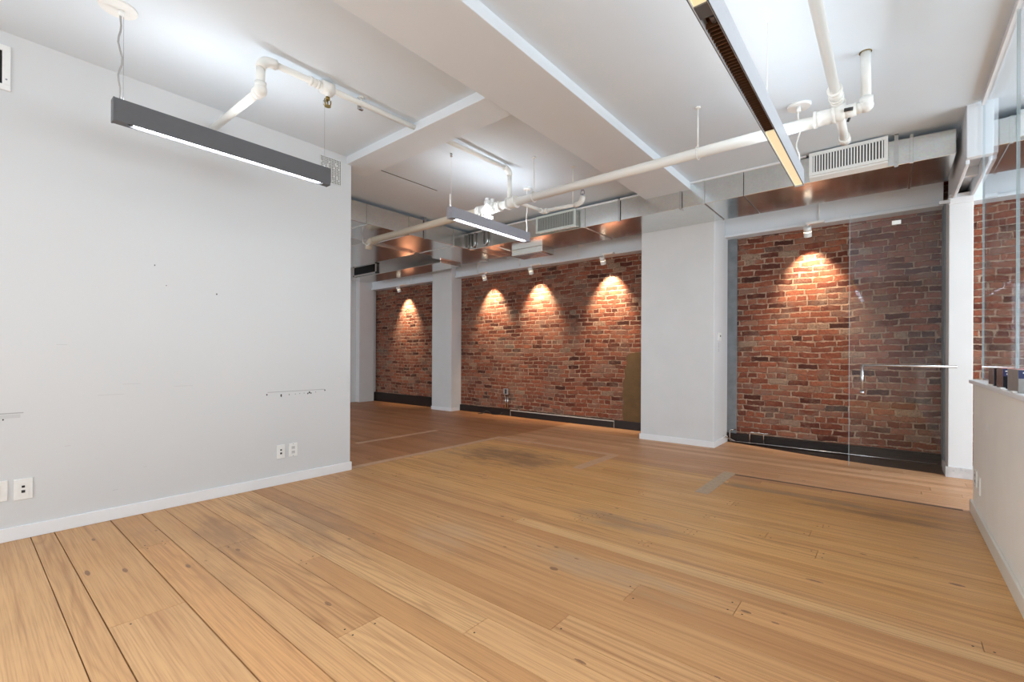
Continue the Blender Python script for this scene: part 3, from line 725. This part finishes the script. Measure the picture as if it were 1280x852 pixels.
bm = B(); cyl(bm, (-3.365, Y1 - .03, ZC - .03), (-3.365, Y1 - .03, ZC), .012); obj('ceiling_anchor', bm, STEEL, e)
uplight(e, (X0 + X1) / 2, Y0, Y1, Z1 - .008, 3.2)
# second: grey, in front of the duct
X0, X1, Y0, Y1, Z0, Z1 = -3.40, -3.33, 3.10, 4.36, 2.49, 2.60
e = thing('pendant_light', ((X0 + X1) / 2, (Y0 + Y1) / 2, Z0), 'grey linear light hung below the sprinkler valve and duct', 'ceiling light', GRPL)
trough(e, X0, X1, Y0, Y1, Z0, Z1, GREYMET)
bm = B(); box(bm, X0 + .006, X1 - .006, Y0, Y0 + .07, Z0 + .001, Z0 + .010); box(bm, X0 + .006, X1 - .006, Y1 - .05, Y1, Z0 + .001, Z0 + .010); obj('blank_plate', bm, GREYMET, e)
bm = B(); cyl(bm, ((X0 + X1) / 2, Y0 + .08, Z0 + .017), ((X0 + X1) / 2, Y1 - .06, Z0 + .019), .011, seg=14); obj('lamp_tube', bm, TUBE, e)
bm = B(); box(bm, X0 + .006, X1 - .006, Y0 + .07, Y1 - .05, Z0 + .036, Z0 + .040); obj('reflector', bm, PLATE, e)
bm = B(); cable(bm, -3.365, Y0 + .02, Z1, ZC2 - .02, .0016); cyl(bm, (-3.375, Y0 + .015, Z1), (-3.375, Y0 + .015, Z1 + .13), .006, seg=8); obj('suspension_wire', bm, PLATE, e)
bm = B(); cable(bm, -3.365, Y1 - .02, Z1, ZC2 - .02, .005, .010); obj('power_cord', bm, CORDM, e)
bm = B(); cyl(bm, (-3.365, Y1 - .02, ZC2 - .02), (-3.365, Y1 - .02, ZC2), .045, seg=24); obj('canopy', bm, PLATE, e)
bm = B(); cyl(bm, (-3.365, Y0 + .02, ZC2 - .03), (-3.365, Y0 + .02, ZC2), .012); obj('ceiling_anchor', bm, STEEL, e)
uplight(e, (X0 + X1) / 2, Y0, Y1, Z1 - .010, 4.8)
# third: long pale grey body with gold reflectors and bronze louvre
X0, X1, Y0, Y1, Z0, Z1 = -.598, -.535, -2.5, 4.20, 2.475, 2.600  # body lengthened out of view to carry added light
e = thing('pendant_light', ((X0 + X1) / 2, 3.0, Z0), 'long lavender-grey linear light with gold reflectors and bronze louvre', 'ceiling light', GRPL)
trough(e, X0, X1, Y0, Y1, Z0, Z1, SILVER)
bm = B(); box(bm, X0, X0 + .003, Y0, Y1, Z0 - .001, Z0 + .004); box(bm, X1 - .003, X1, Y0, Y1, Z0 - .001, Z0 + .004); obj('edge_trim', bm, CHAR, e)
def goldpan(y0, y1):
    bm = B(); n = max(6, int((y1 - y0) / .05))
    for k in range(n):
        a = y0 + (y1 - y0) * k / n; b = y0 + (y1 - y0) * (k + 1) / n
        hexa(bm, [(X0 + .006, a, Z0 + .012), (X1 - .006, a, Z0 + .012), (X1 - .006, b, Z0 + .008), (X0 + .006, b, Z0 + .008)], [(X0 + .006, a, Z0 + .02), (X1 - .006, a, Z0 + .02), (X1 - .006, b, Z0 + .02), (X0 + .006, b, Z0 + .02)])
    obj('gold_reflector', bm, GOLDM, e)
goldpan(3.10, 4.19); goldpan(.30, 1.80)
bm = B(); box(bm, X0 + .004, X1 - .004, 1.80, 1.88, Z0 + .002, Z0 + .03); cyl(bm, (X1 - .02, 1.90, Z0 + .02), (X1 - .02, 1.94, Z0 + .02), .012); obj('junction_block', bm, CHAR, e)
bm = B(); y = 1.95
while y < 3.07:
    box(bm, X0 + .007, X1 - .007, y, y + .004, Z0 + .004, Z0 + .026); y += .027
obj('louvre', bm, BRONZE, e)
bm = B(); y = -2.45  # unseen slats added to keep the lamp above out of the door reflection
while y < .24:
    box(bm, X0 + .007, X1 - .007, y, y + .003, Z0 + .004, Z0 + .026); y += .064
obj('louvre', bm, SILVER, e)
bm = B(); box(bm, X0 + .006, X1 - .006, 1.9, 3.1, Z0 + .045, Z0 + .048); obj('louvre_back', bm, BRONZE, e)
for k in range(1):
    bm = B(); cable(bm, -.566, Y1 - .05 - k * 2.4, Z1, ZC - .02, .006, .018); obj('power_cord', bm, CORDM, e)
bm = B(); cable(bm, -.566, 3.0, Z1, ZC - .01, .0016); cable(bm, -.566, .9, Z1, ZC - .01, .0016); obj('suspension_wire', bm, CORDM, e)
bm = B(); cyl(bm, (-.566, Y1 - .03, ZC - .018), (-.566, Y1 - .03, ZC), .075, .085, 32); cyl(bm, (-.566, Y1 - .05, ZC - .06), (-.566, Y1 - .05, ZC - .018), .016); obj('canopy', bm, PLATE, e)
uplight(e, (X0 + X1) / 2, -2.4, 4.1, Z1 - .006, 12)
area('added_downlight', (-.566, -1.1, Z0 + .042), (0, 0, 0), .05, 2.5, 95, (.90, .96, 1.0), e)  # unseen lamp added to brighten the floor and half wall

# ------------------------------------------------------------------ spot lights over the brick
def spot(x, label, side, cdx, power, tilt=0.0):
    s = thing('spot_light', (x, 6.40, 2.60), label, 'spot light', 'spot lights over the brick wall')
    bm = B(); a, b = (x - .02, x + .16) if side > 0 else (x - .16, x + .02); box(bm, a, b, 6.40, 6.472, 2.700, 2.728); obj('track_adapter', bm, PLATE, s, .003)
    bm = B(); box(bm, x - .01, x + .01, 6.40, 6.415, 2.655, 2.705); obj('arm', bm, PLATE, s)
    ax = Vector((.30 * side * 0 + tilt, .42, -.86)).normalized(); c = Vector((x, 6.385, 2.61))
    bm = B(); cyl(bm, c - ax * .055, c - ax * .005, .040, seg=24); cyl(bm, c - ax * .005, c + ax * .005, .037, seg=24); cyl(bm, c + ax * .005, c + ax * .062, .041, seg=24, caps=False)
    cyl(bm, c + ax * .062, c + ax * .020, .037, .030, 24, caps=False); h = obj('lamp_head', bm, PLATE, s)
    bm = B(); cyl(bm, c + ax * .018, c + ax * .022, .030, seg=20); obj('lamp_face', bm, LAMPFACE, h, local=False)
    bm = B(); cyl(bm, (x + cdx, 6.492, 2.725), (x + cdx, 6.492, 3.02), .009, seg=8); obj('conduit', bm, PLATE, s)
    L = bpy.data.lights.new('spot_lamp', 'SPOT'); L.energy = power; L.color = (1, .77, .53); L.spot_size = math.radians(76); L.spot_blend = .8; L.shadow_soft_size = .02
    o = bpy.data.objects.new('spot_lamp', L); C.objects.link(o); o.parent = s; o.location = c + ax * .07 - Vector((x, 6.40, 2.60))
    o.rotation_euler = Vector((tilt, .42, -.90)).to_track_quat('-Z', 'Y').to_euler()
spot(-8.60, 'white spot light over the far narrow brick panel', 1, .30, 141)
spot(-5.96, 'white spot light nearest the narrow column on the brick between columns', -1, -.28, 148)
spot(-4.86, 'white spot light halfway between the narrow and the wide column', 1, -.33, 170)
spot(-3.46, 'white spot light just beside the wide column', 1, -.50, 178)
spot(-.775, 'white spot light over the brick beside the glass door', 1, .10, 127)

# ------------------------------------------------------------------ glass door with L handle
dr = thing('door_1', (.03, 5.88, 0), 'clear frameless glass door standing before the brick', 'door', kind='structure')
bm = B(); box(bm, -.346, .402, 5.874, 5.886, .02, 2.60); obj('glass_pane', bm, DOORGLASS, dr)
bm = B(); box(bm, -.346, -.343, 5.8735, 5.8865, .02, 2.60); obj('glass_edge', bm, GLASSEDGE, dr)
bm = B(); tube(bm, [(-.245, 5.80, 1.058), (.452, 5.80, 1.058)], .0115, 14); h = obj('pull_handle', bm, STEEL, dr)
bm = B(); tube(bm, [(-.235, 5.80, 1.06), (-.235, 5.80, .785)], .0125, 14); cyl(bm, (-.235, 5.80, .80), (-.235, 5.80, .772), .017); obj('lower_bar', bm, STEEL, h)
bm = B()
for x, z in ((-.235, .80), (-.235, 1.045), (.38, 1.058)): cyl(bm, (x, 5.80, z), (x, 5.874, z), .008, seg=10)
obj('stand_off', bm, STEEL, h)
bm = B(); box(bm, .33, .41, 5.868, 5.892, 2.57, 2.605); obj('pivot_patch', bm, STEEL, dr, .003)
bm = B(); box(bm, -.01, .06, 5.868, 5.874, 2.44, 2.48); obj('reflection_plate', bm, PLATE, dr, .002)  # white plate standing in for a reflection in the door glass

# ------------------------------------------------------------------ wall plates and small fixtures
def plate_x(name, y, z, w, h, label, cat, face, kind, group=None, sgn=1, mat=PLATE):
    s = thing(name, (face, y, z), label, cat, group)
    x0, x1 = (face, face + .008) if sgn > 0 else (face - .008, face)
    bm = B(); box(bm, x0, x1, y - w / 2, y + w / 2, z - h / 2, z + h / 2); obj('cover_plate', bm, mat, s, .002)
    f = face + .0085 * sgn
    def patch(nm, yy, zz, ww, hh, m, t=.002):
        bm = B(); box(bm, min(f, f + t * sgn), max(f, f + t * sgn), yy - ww / 2, yy + ww / 2, zz - hh / 2, zz + hh / 2); return obj(nm, bm, m, s)
    if kind == 'jack':
        patch('insert', y, z, w * .55, h * .62, mat, .002); f += .002 * sgn
        patch('socket', y, z + .016, .014, .013, SOCK); patch('socket', y, z - .014, .016, .016, SOCK)
    elif kind == 'duplex':
        for k in (.020, -.020):
            patch('socket', y, z + k, .030, .028, plain('grey_socket_face', (.62, .62, .62), .4))
        f += .002 * sgn
        for k in (.020, -.020):
            bm = B()
            for q in (-.006, .006): box(bm, min(f, f + .001 * sgn), max(f, f + .001 * sgn), y + q - .0012, y + q + .0012, z + k - .003, z + k + .007)
            obj('slots', bm, SOCK, s)
        bm = B()
        for a in (-.052, .052): box(bm, f - .001, f, y - .003, y + .003, z + a - .003, z + a + .003)
        obj('screw', bm, GREYMET, s)
    elif kind == 'blank':
        patch('rocker', y - .01, z, .034, .067, plain('pale_pink_rocker', (.70, .66, .64), .4), .003)
    return s
plate_x('phone_jack', 1.832, .288, .072, .118, 'white phone jack plate beside the ribbed power outlet on plain wall', 'wall jack', XL, 'jack', 'outlets low on the plain wall')
plate_x('power_outlet', 1.94, .289, .076, .118, 'white two-socket power outlet just beyond a phone jack on plain wall', 'power outlet', XL, 'duplex', 'outlets low on the plain wall')
plate_x('phone_jack', .275, .306, .082, .128, 'white phone jack plate next to the cut-off plate at the photo edge', 'wall jack', XL, 'jack', 'outlets low on the plain wall')
plate_x('wall_switch', .172, .311, .076, .122, 'white plate with pinkish rocker cut off by the photo edge', 'wall plate', XL, 'blank', 'outlets low on the plain wall')
plate_x('power_outlet', 4.60, .29, .075, .115, 'cream outlet plate on the half wall, nearer its free end', 'power outlet', HX, 'duplex', 'outlets on the half wall', -1, CREAM)
plate_x('power_outlet', 4.44, .27, .075, .115, 'cream outlet plate on the half wall, second from its free end', 'power outlet', HX, 'blank', 'outlets on the half wall', -1, CREAM)
# door control on the wide column
s = thing('control_box', (COLX1, 6.24, 1.39), 'small white control box on the side of the wide column', 'control box')
bm = B(); box(bm, COLX1, COLX1 + .014, 6.185, 6.295, 1.34, 1.44); obj('case', bm, PLATE, s, .003)
bm = B(); cyl(bm, (COLX1 + .013, 6.25, 1.40), (COLX1 + .019, 6.25, 1.40), .012, seg=14); obj('button', bm, SOCK, s)
bm = B()
for k in range(6): box(bm, COLX1, COLX1 + .001, 6.215 + .006 * (k % 2), 6.232 + .006 * (k % 3), 1.30 - k * .02, 1.313 - k * .02)
o = obj('label_strip', bm, SCUFF, s)
# perforated return grille on the plain wall
s = thing('wall_vent', (XL, 2.29, 2.9), 'perforated square vent high at the free end of the plain wall', 'vent')
y0, y1, z0, z1 = 2.185, 2.393, 2.785, 3.018
bm = B(); box(bm, XL, XL + .004, y0, y1, z0, z1); obj('dark_backing', bm, SOCK, s)
bm = B(); nx, nz = 13, 15
for i in range(nx + 1): box(bm, XL + .004, XL + .008, y0 + (y1 - y0) * i / nx - .0022, y0 + (y1 - y0) * i / nx + .0022, z0, z1)
for j in range(nz + 1):
    zz = z0 + (z1 - z0) * j / nz; box(bm, XL + .004, XL + .0078, y0, y1, zz - .0020, zz + .0020)
for i in range(nx):
    for j in range(nz):
        if random.random() < .12: box(bm, XL + .004, XL + .0075, y0 + (y1 - y0) * i / nx, y0 + (y1 - y0) * (i + 1) / nx, z0 + (z1 - z0) * j / nz, z0 + (z1 - z0) * (j + .6) / nz)
obj('perforated_face', bm, PLATE, s)
s = thing('access_panel', (XL, .10, 2.87), 'white framed dark opening high on plain wall, cut off by photo edge', 'wall panel')
bm = B(); y0, y1, z0, z1 = -.12, .215, 2.735, 3.005
for q in ((y0, y1, z0, z0 + .035), (y0, y1, z1 - .035, z1), (y0, y0 + .035, z0 + .035, z1 - .035), (y1 - .035, y1, z0 + .035, z1 - .035)): box(bm, XL, XL + .010, *q)
obj('panel_frame', bm, PLATE, s, .002); bm = B(); box(bm, XL, XL + .003, y0 + .035, y1 - .035, z0 + .035, z1 - .035); obj('dark_backing', bm, BLACK, s)
bm = B(); cyl(bm, (XL + .009, y1 - .018, 2.80), (XL + .012, y1 - .018, 2.80), .005, seg=8); obj('screw', bm, GREYMET, s)

# outlet box with conduit on the brick between the columns
s = thing('outlet_box', (-5.60, YB, .13), 'grey metal outlet box on conduit above the dark base board', 'outlet box')
bm = B(); box(bm, -5.665, -5.545, YB - .055, YB, .395, .515); obj('box_body', bm, STEEL, s, .004)
bm = B(); cyl(bm, (-5.605, YB - .06, .475), (-5.605, YB - .054, .475), .024, seg=16); cyl(bm, (-5.605, YB - .06, .435), (-5.605, YB - .054, .435), .022, seg=16); obj('receptacle', bm, SOCK, s)
bm = B(); cyl(bm, (-5.625, YB - .025, .125), (-5.625, YB - .025, .40), .012); cyl(bm, (-5.575, YB - .025, .125), (-5.575, YB - .025, .40), .012); obj('conduit', bm, STEEL, s)
bm = B(); tube(bm, [(-5.66, YB - .03, .44), (-5.72, YB - .03, .38), (-5.735, YB - .03, .28), (-5.71, YB - .035, .18), (-5.66, YB - .035, .14)], .008, 8); obj('flexible_cable', bm, plain('rust_red_cable', (.22, .06, .03), .6), s)
bm = B(); tube(bm, [(-6.18, 6.46, .008), (-6.12, 6.52, .012), (-6.08, 6.58, .06), (-6.02, 6.60, .04), (-5.94, 6.57, .012), (-5.84, 6.56, .010), (-5.74, 6.60, .012), (-5.70, 6.615, .05)], .007, 8)
tag(obj('loose_cable', bm, SOCK), 'black cable end lying on planks below the outlet box', 'cable')
# thin surface conduits on the dark bases
s = thing('surface_conduit', (-4.3, YB - .03, 0), 'thin grey conduit frame on the base board between the columns', 'conduit')
bm = B(); tube(bm, [(-5.50, YB - .038, .005), (-5.50, YB - .038, .108), (-3.38, YB - .038, .108), (-3.38, YB - .038, .005)], .009, 8); obj('conduit_run', bm, PALECOND, s)
bm = B(); cyl(bm, (-5.30, YB - .036, .105), (-5.30, YB - .036, .15), .006, seg=8); obj('riser_stub', bm, STEEL, s)
s = thing('surface_conduit', (-1.4, YB - .06, 0), 'bent grey conduit loops on the base board beside the wide column', 'conduit')
yy = YB - .10
bm = B(); tube(bm, [(-1.66, yy, .02)] + bend((-1.66, yy, .14), (-1.66, yy, .17), (-1.63, yy, .17)) + [(-1.60, YB - .05, .17)], .008, 8); obj('conduit_riser', bm, STEEL, s)
bm = B(); tube(bm, [(-1.66, yy, .022), (.36, yy, .022)], .008, 8); obj('conduit_run', bm, STEEL, s)
for x in (-1.42, -1.26):
    bm = B(); tube(bm, [(x, yy, .02)] + bend((x, yy, .135), (x, yy, .16), (x + .03, yy, .16)) + [(x + .07, YB - .05, .16)], .007, 8); obj('conduit_riser', bm, STEEL, s)
bm = B(); tube(bm, [(-1.42, yy + .01, .158), (-1.26, yy + .01, .158)], .005, 8); tube(bm, [(-1.705, 6.42, .10), (-1.68, 6.45, .085), (-1.67, YB - .1, .05), (-1.6, yy, .024)], .007, 8); obj('conduit_tie', bm, STEEL, s)

# boxes on the sill
GB = 'small boxes on the half wall sill'
def cardbox(y0, y1, x0, x1, h, side, front, top, label, navy):
    s = thing('card_box', ((x0 + x1) / 2, (y0 + y1) / 2, .980), label, 'box', GB)
    bm = B(); box(bm, x0, x1, y0, y1, .980, .980 + h); me = obj('carton', bm, [side, front, top], s, .002)
    for p in me.data.polygons:
        if p.normal.y < -.9: p.material_index = 1
        if p.normal.z > .9: p.material_index = 2
    if navy:
        bm = B(); box(bm, x0 + .001, x1 - .001, y0 - .0015, y0, .980 + h * .62, .980 + h * .97); l = obj('label_patch', bm, NAVY, s)
        bm = B(); box(bm, x0 + .25 * (x1 - x0), x0 + .6 * (x1 - x0), y0 - .0022, y0 - .0014, .980 + h * .84, .980 + h * .89); box(bm, x0 + .35 * (x1 - x0), x0 + .8 * (x1 - x0), y0 - .0022, y0 - .0014, .980 + h * .70, .980 + h * .75); obj('label_print', bm, PLATE, l)
    return s
cardbox(3.83, 4.02, .452, .482, .105, BOXBROWN, BOXBLACK, BOXGREY, 'small brown box on the sill, nearest the free end of the half wall', False)
cardbox(3.55, 3.74, .452, .490, .108, BOXBROWN, BOXBLACK, BOXPINK, 'brown and black box on the sill between the other two boxes', True)
cardbox(3.16, 3.42, .452, .512, .110, BOXGREY, BOXGREY, BOXPINK, 'grey box with navy label on the sill, cut off by the photo edge', True)
for k, (yy, lab) in enumerate(((3.90, 'small white chip on sill edge below the brown box'), (3.52, 'small white chip on sill edge below the brown and black box'), (3.20, 'small white chip on sill edge below the grey box with navy label'))):
    bm = B(); box(bm, HX - .026, HX - .006, yy - .03, yy + .03, .980, .988); o = obj('plastic_chip', bm, PLATE, bevel=.003); tag(o, lab, 'chip', 'white chips on the sill')

# ------------------------------------------------------------------ light
DAY = (.82, .925, 1.0)
area('window_daylight', (-7.7, YFR - .02, 1.78), (PI / 2, 0, 0), 2.9, 1.9, 125, DAY)
for x, w, pw in ((-1.95, 1.8, 42), (2.2, 1.9, 45)):
    area('window_daylight', (x, YFR - .02, 1.78), (PI / 2, 0, 0), w, 2.1, pw, DAY)
area('window_daylight', (XL - .02, -1.9, 1.8), (PI / 2, 0, -PI / 2), 2.7, 2.1, 52, DAY)  # lamp of the window added in the partition
for y, w, pw in ((1.4, 2.3, 50), (4.65, 2.4, 115)):
    area('window_daylight', (XR + .02, y, 1.82), (PI / 2, 0, PI / 2), w, 2.0, pw, DAY)
wd = bpy.data.worlds.new('daylight'); SC.world = wd; wd.use_nodes = True
bg = wd.node_tree.nodes['Background']; bg.inputs[0].default_value = (.85, .93, 1, 1); bg.inputs[1].default_value = 1.2

# ------------------------------------------------------------------ camera
cam = bpy.data.cameras.new('camera'); co = bpy.data.objects.new('camera', cam); C.objects.link(co)
cam.sensor_width = 36; cam.lens = 36 * 576 / 1280; cam.shift_y = 17 / 1280; cam.clip_start = .02
Rm = Matrix.Rotation(math.radians(39.55), 4, 'Z') @ Matrix.Rotation(PI / 2, 4, 'X') @ Matrix.Rotation(math.radians(.25), 4, 'Z')
co.matrix_world = Matrix.Translation((0, 0, 1.15)) @ Rm
SC.camera = co
vs = SC.view_settings; vs.view_transform = 'Standard'; vs.look = 'None'; vs.gamma = 1; vs.use_curve_mapping = False; vs.exposure = 0.28
SC.display_settings.display_device = 'sRGB'
SC.cycles.use_denoising = True
SC.cycles.max_bounces = 14; SC.cycles.diffuse_bounces = 6; SC.cycles.transparent_max_bounces = 12
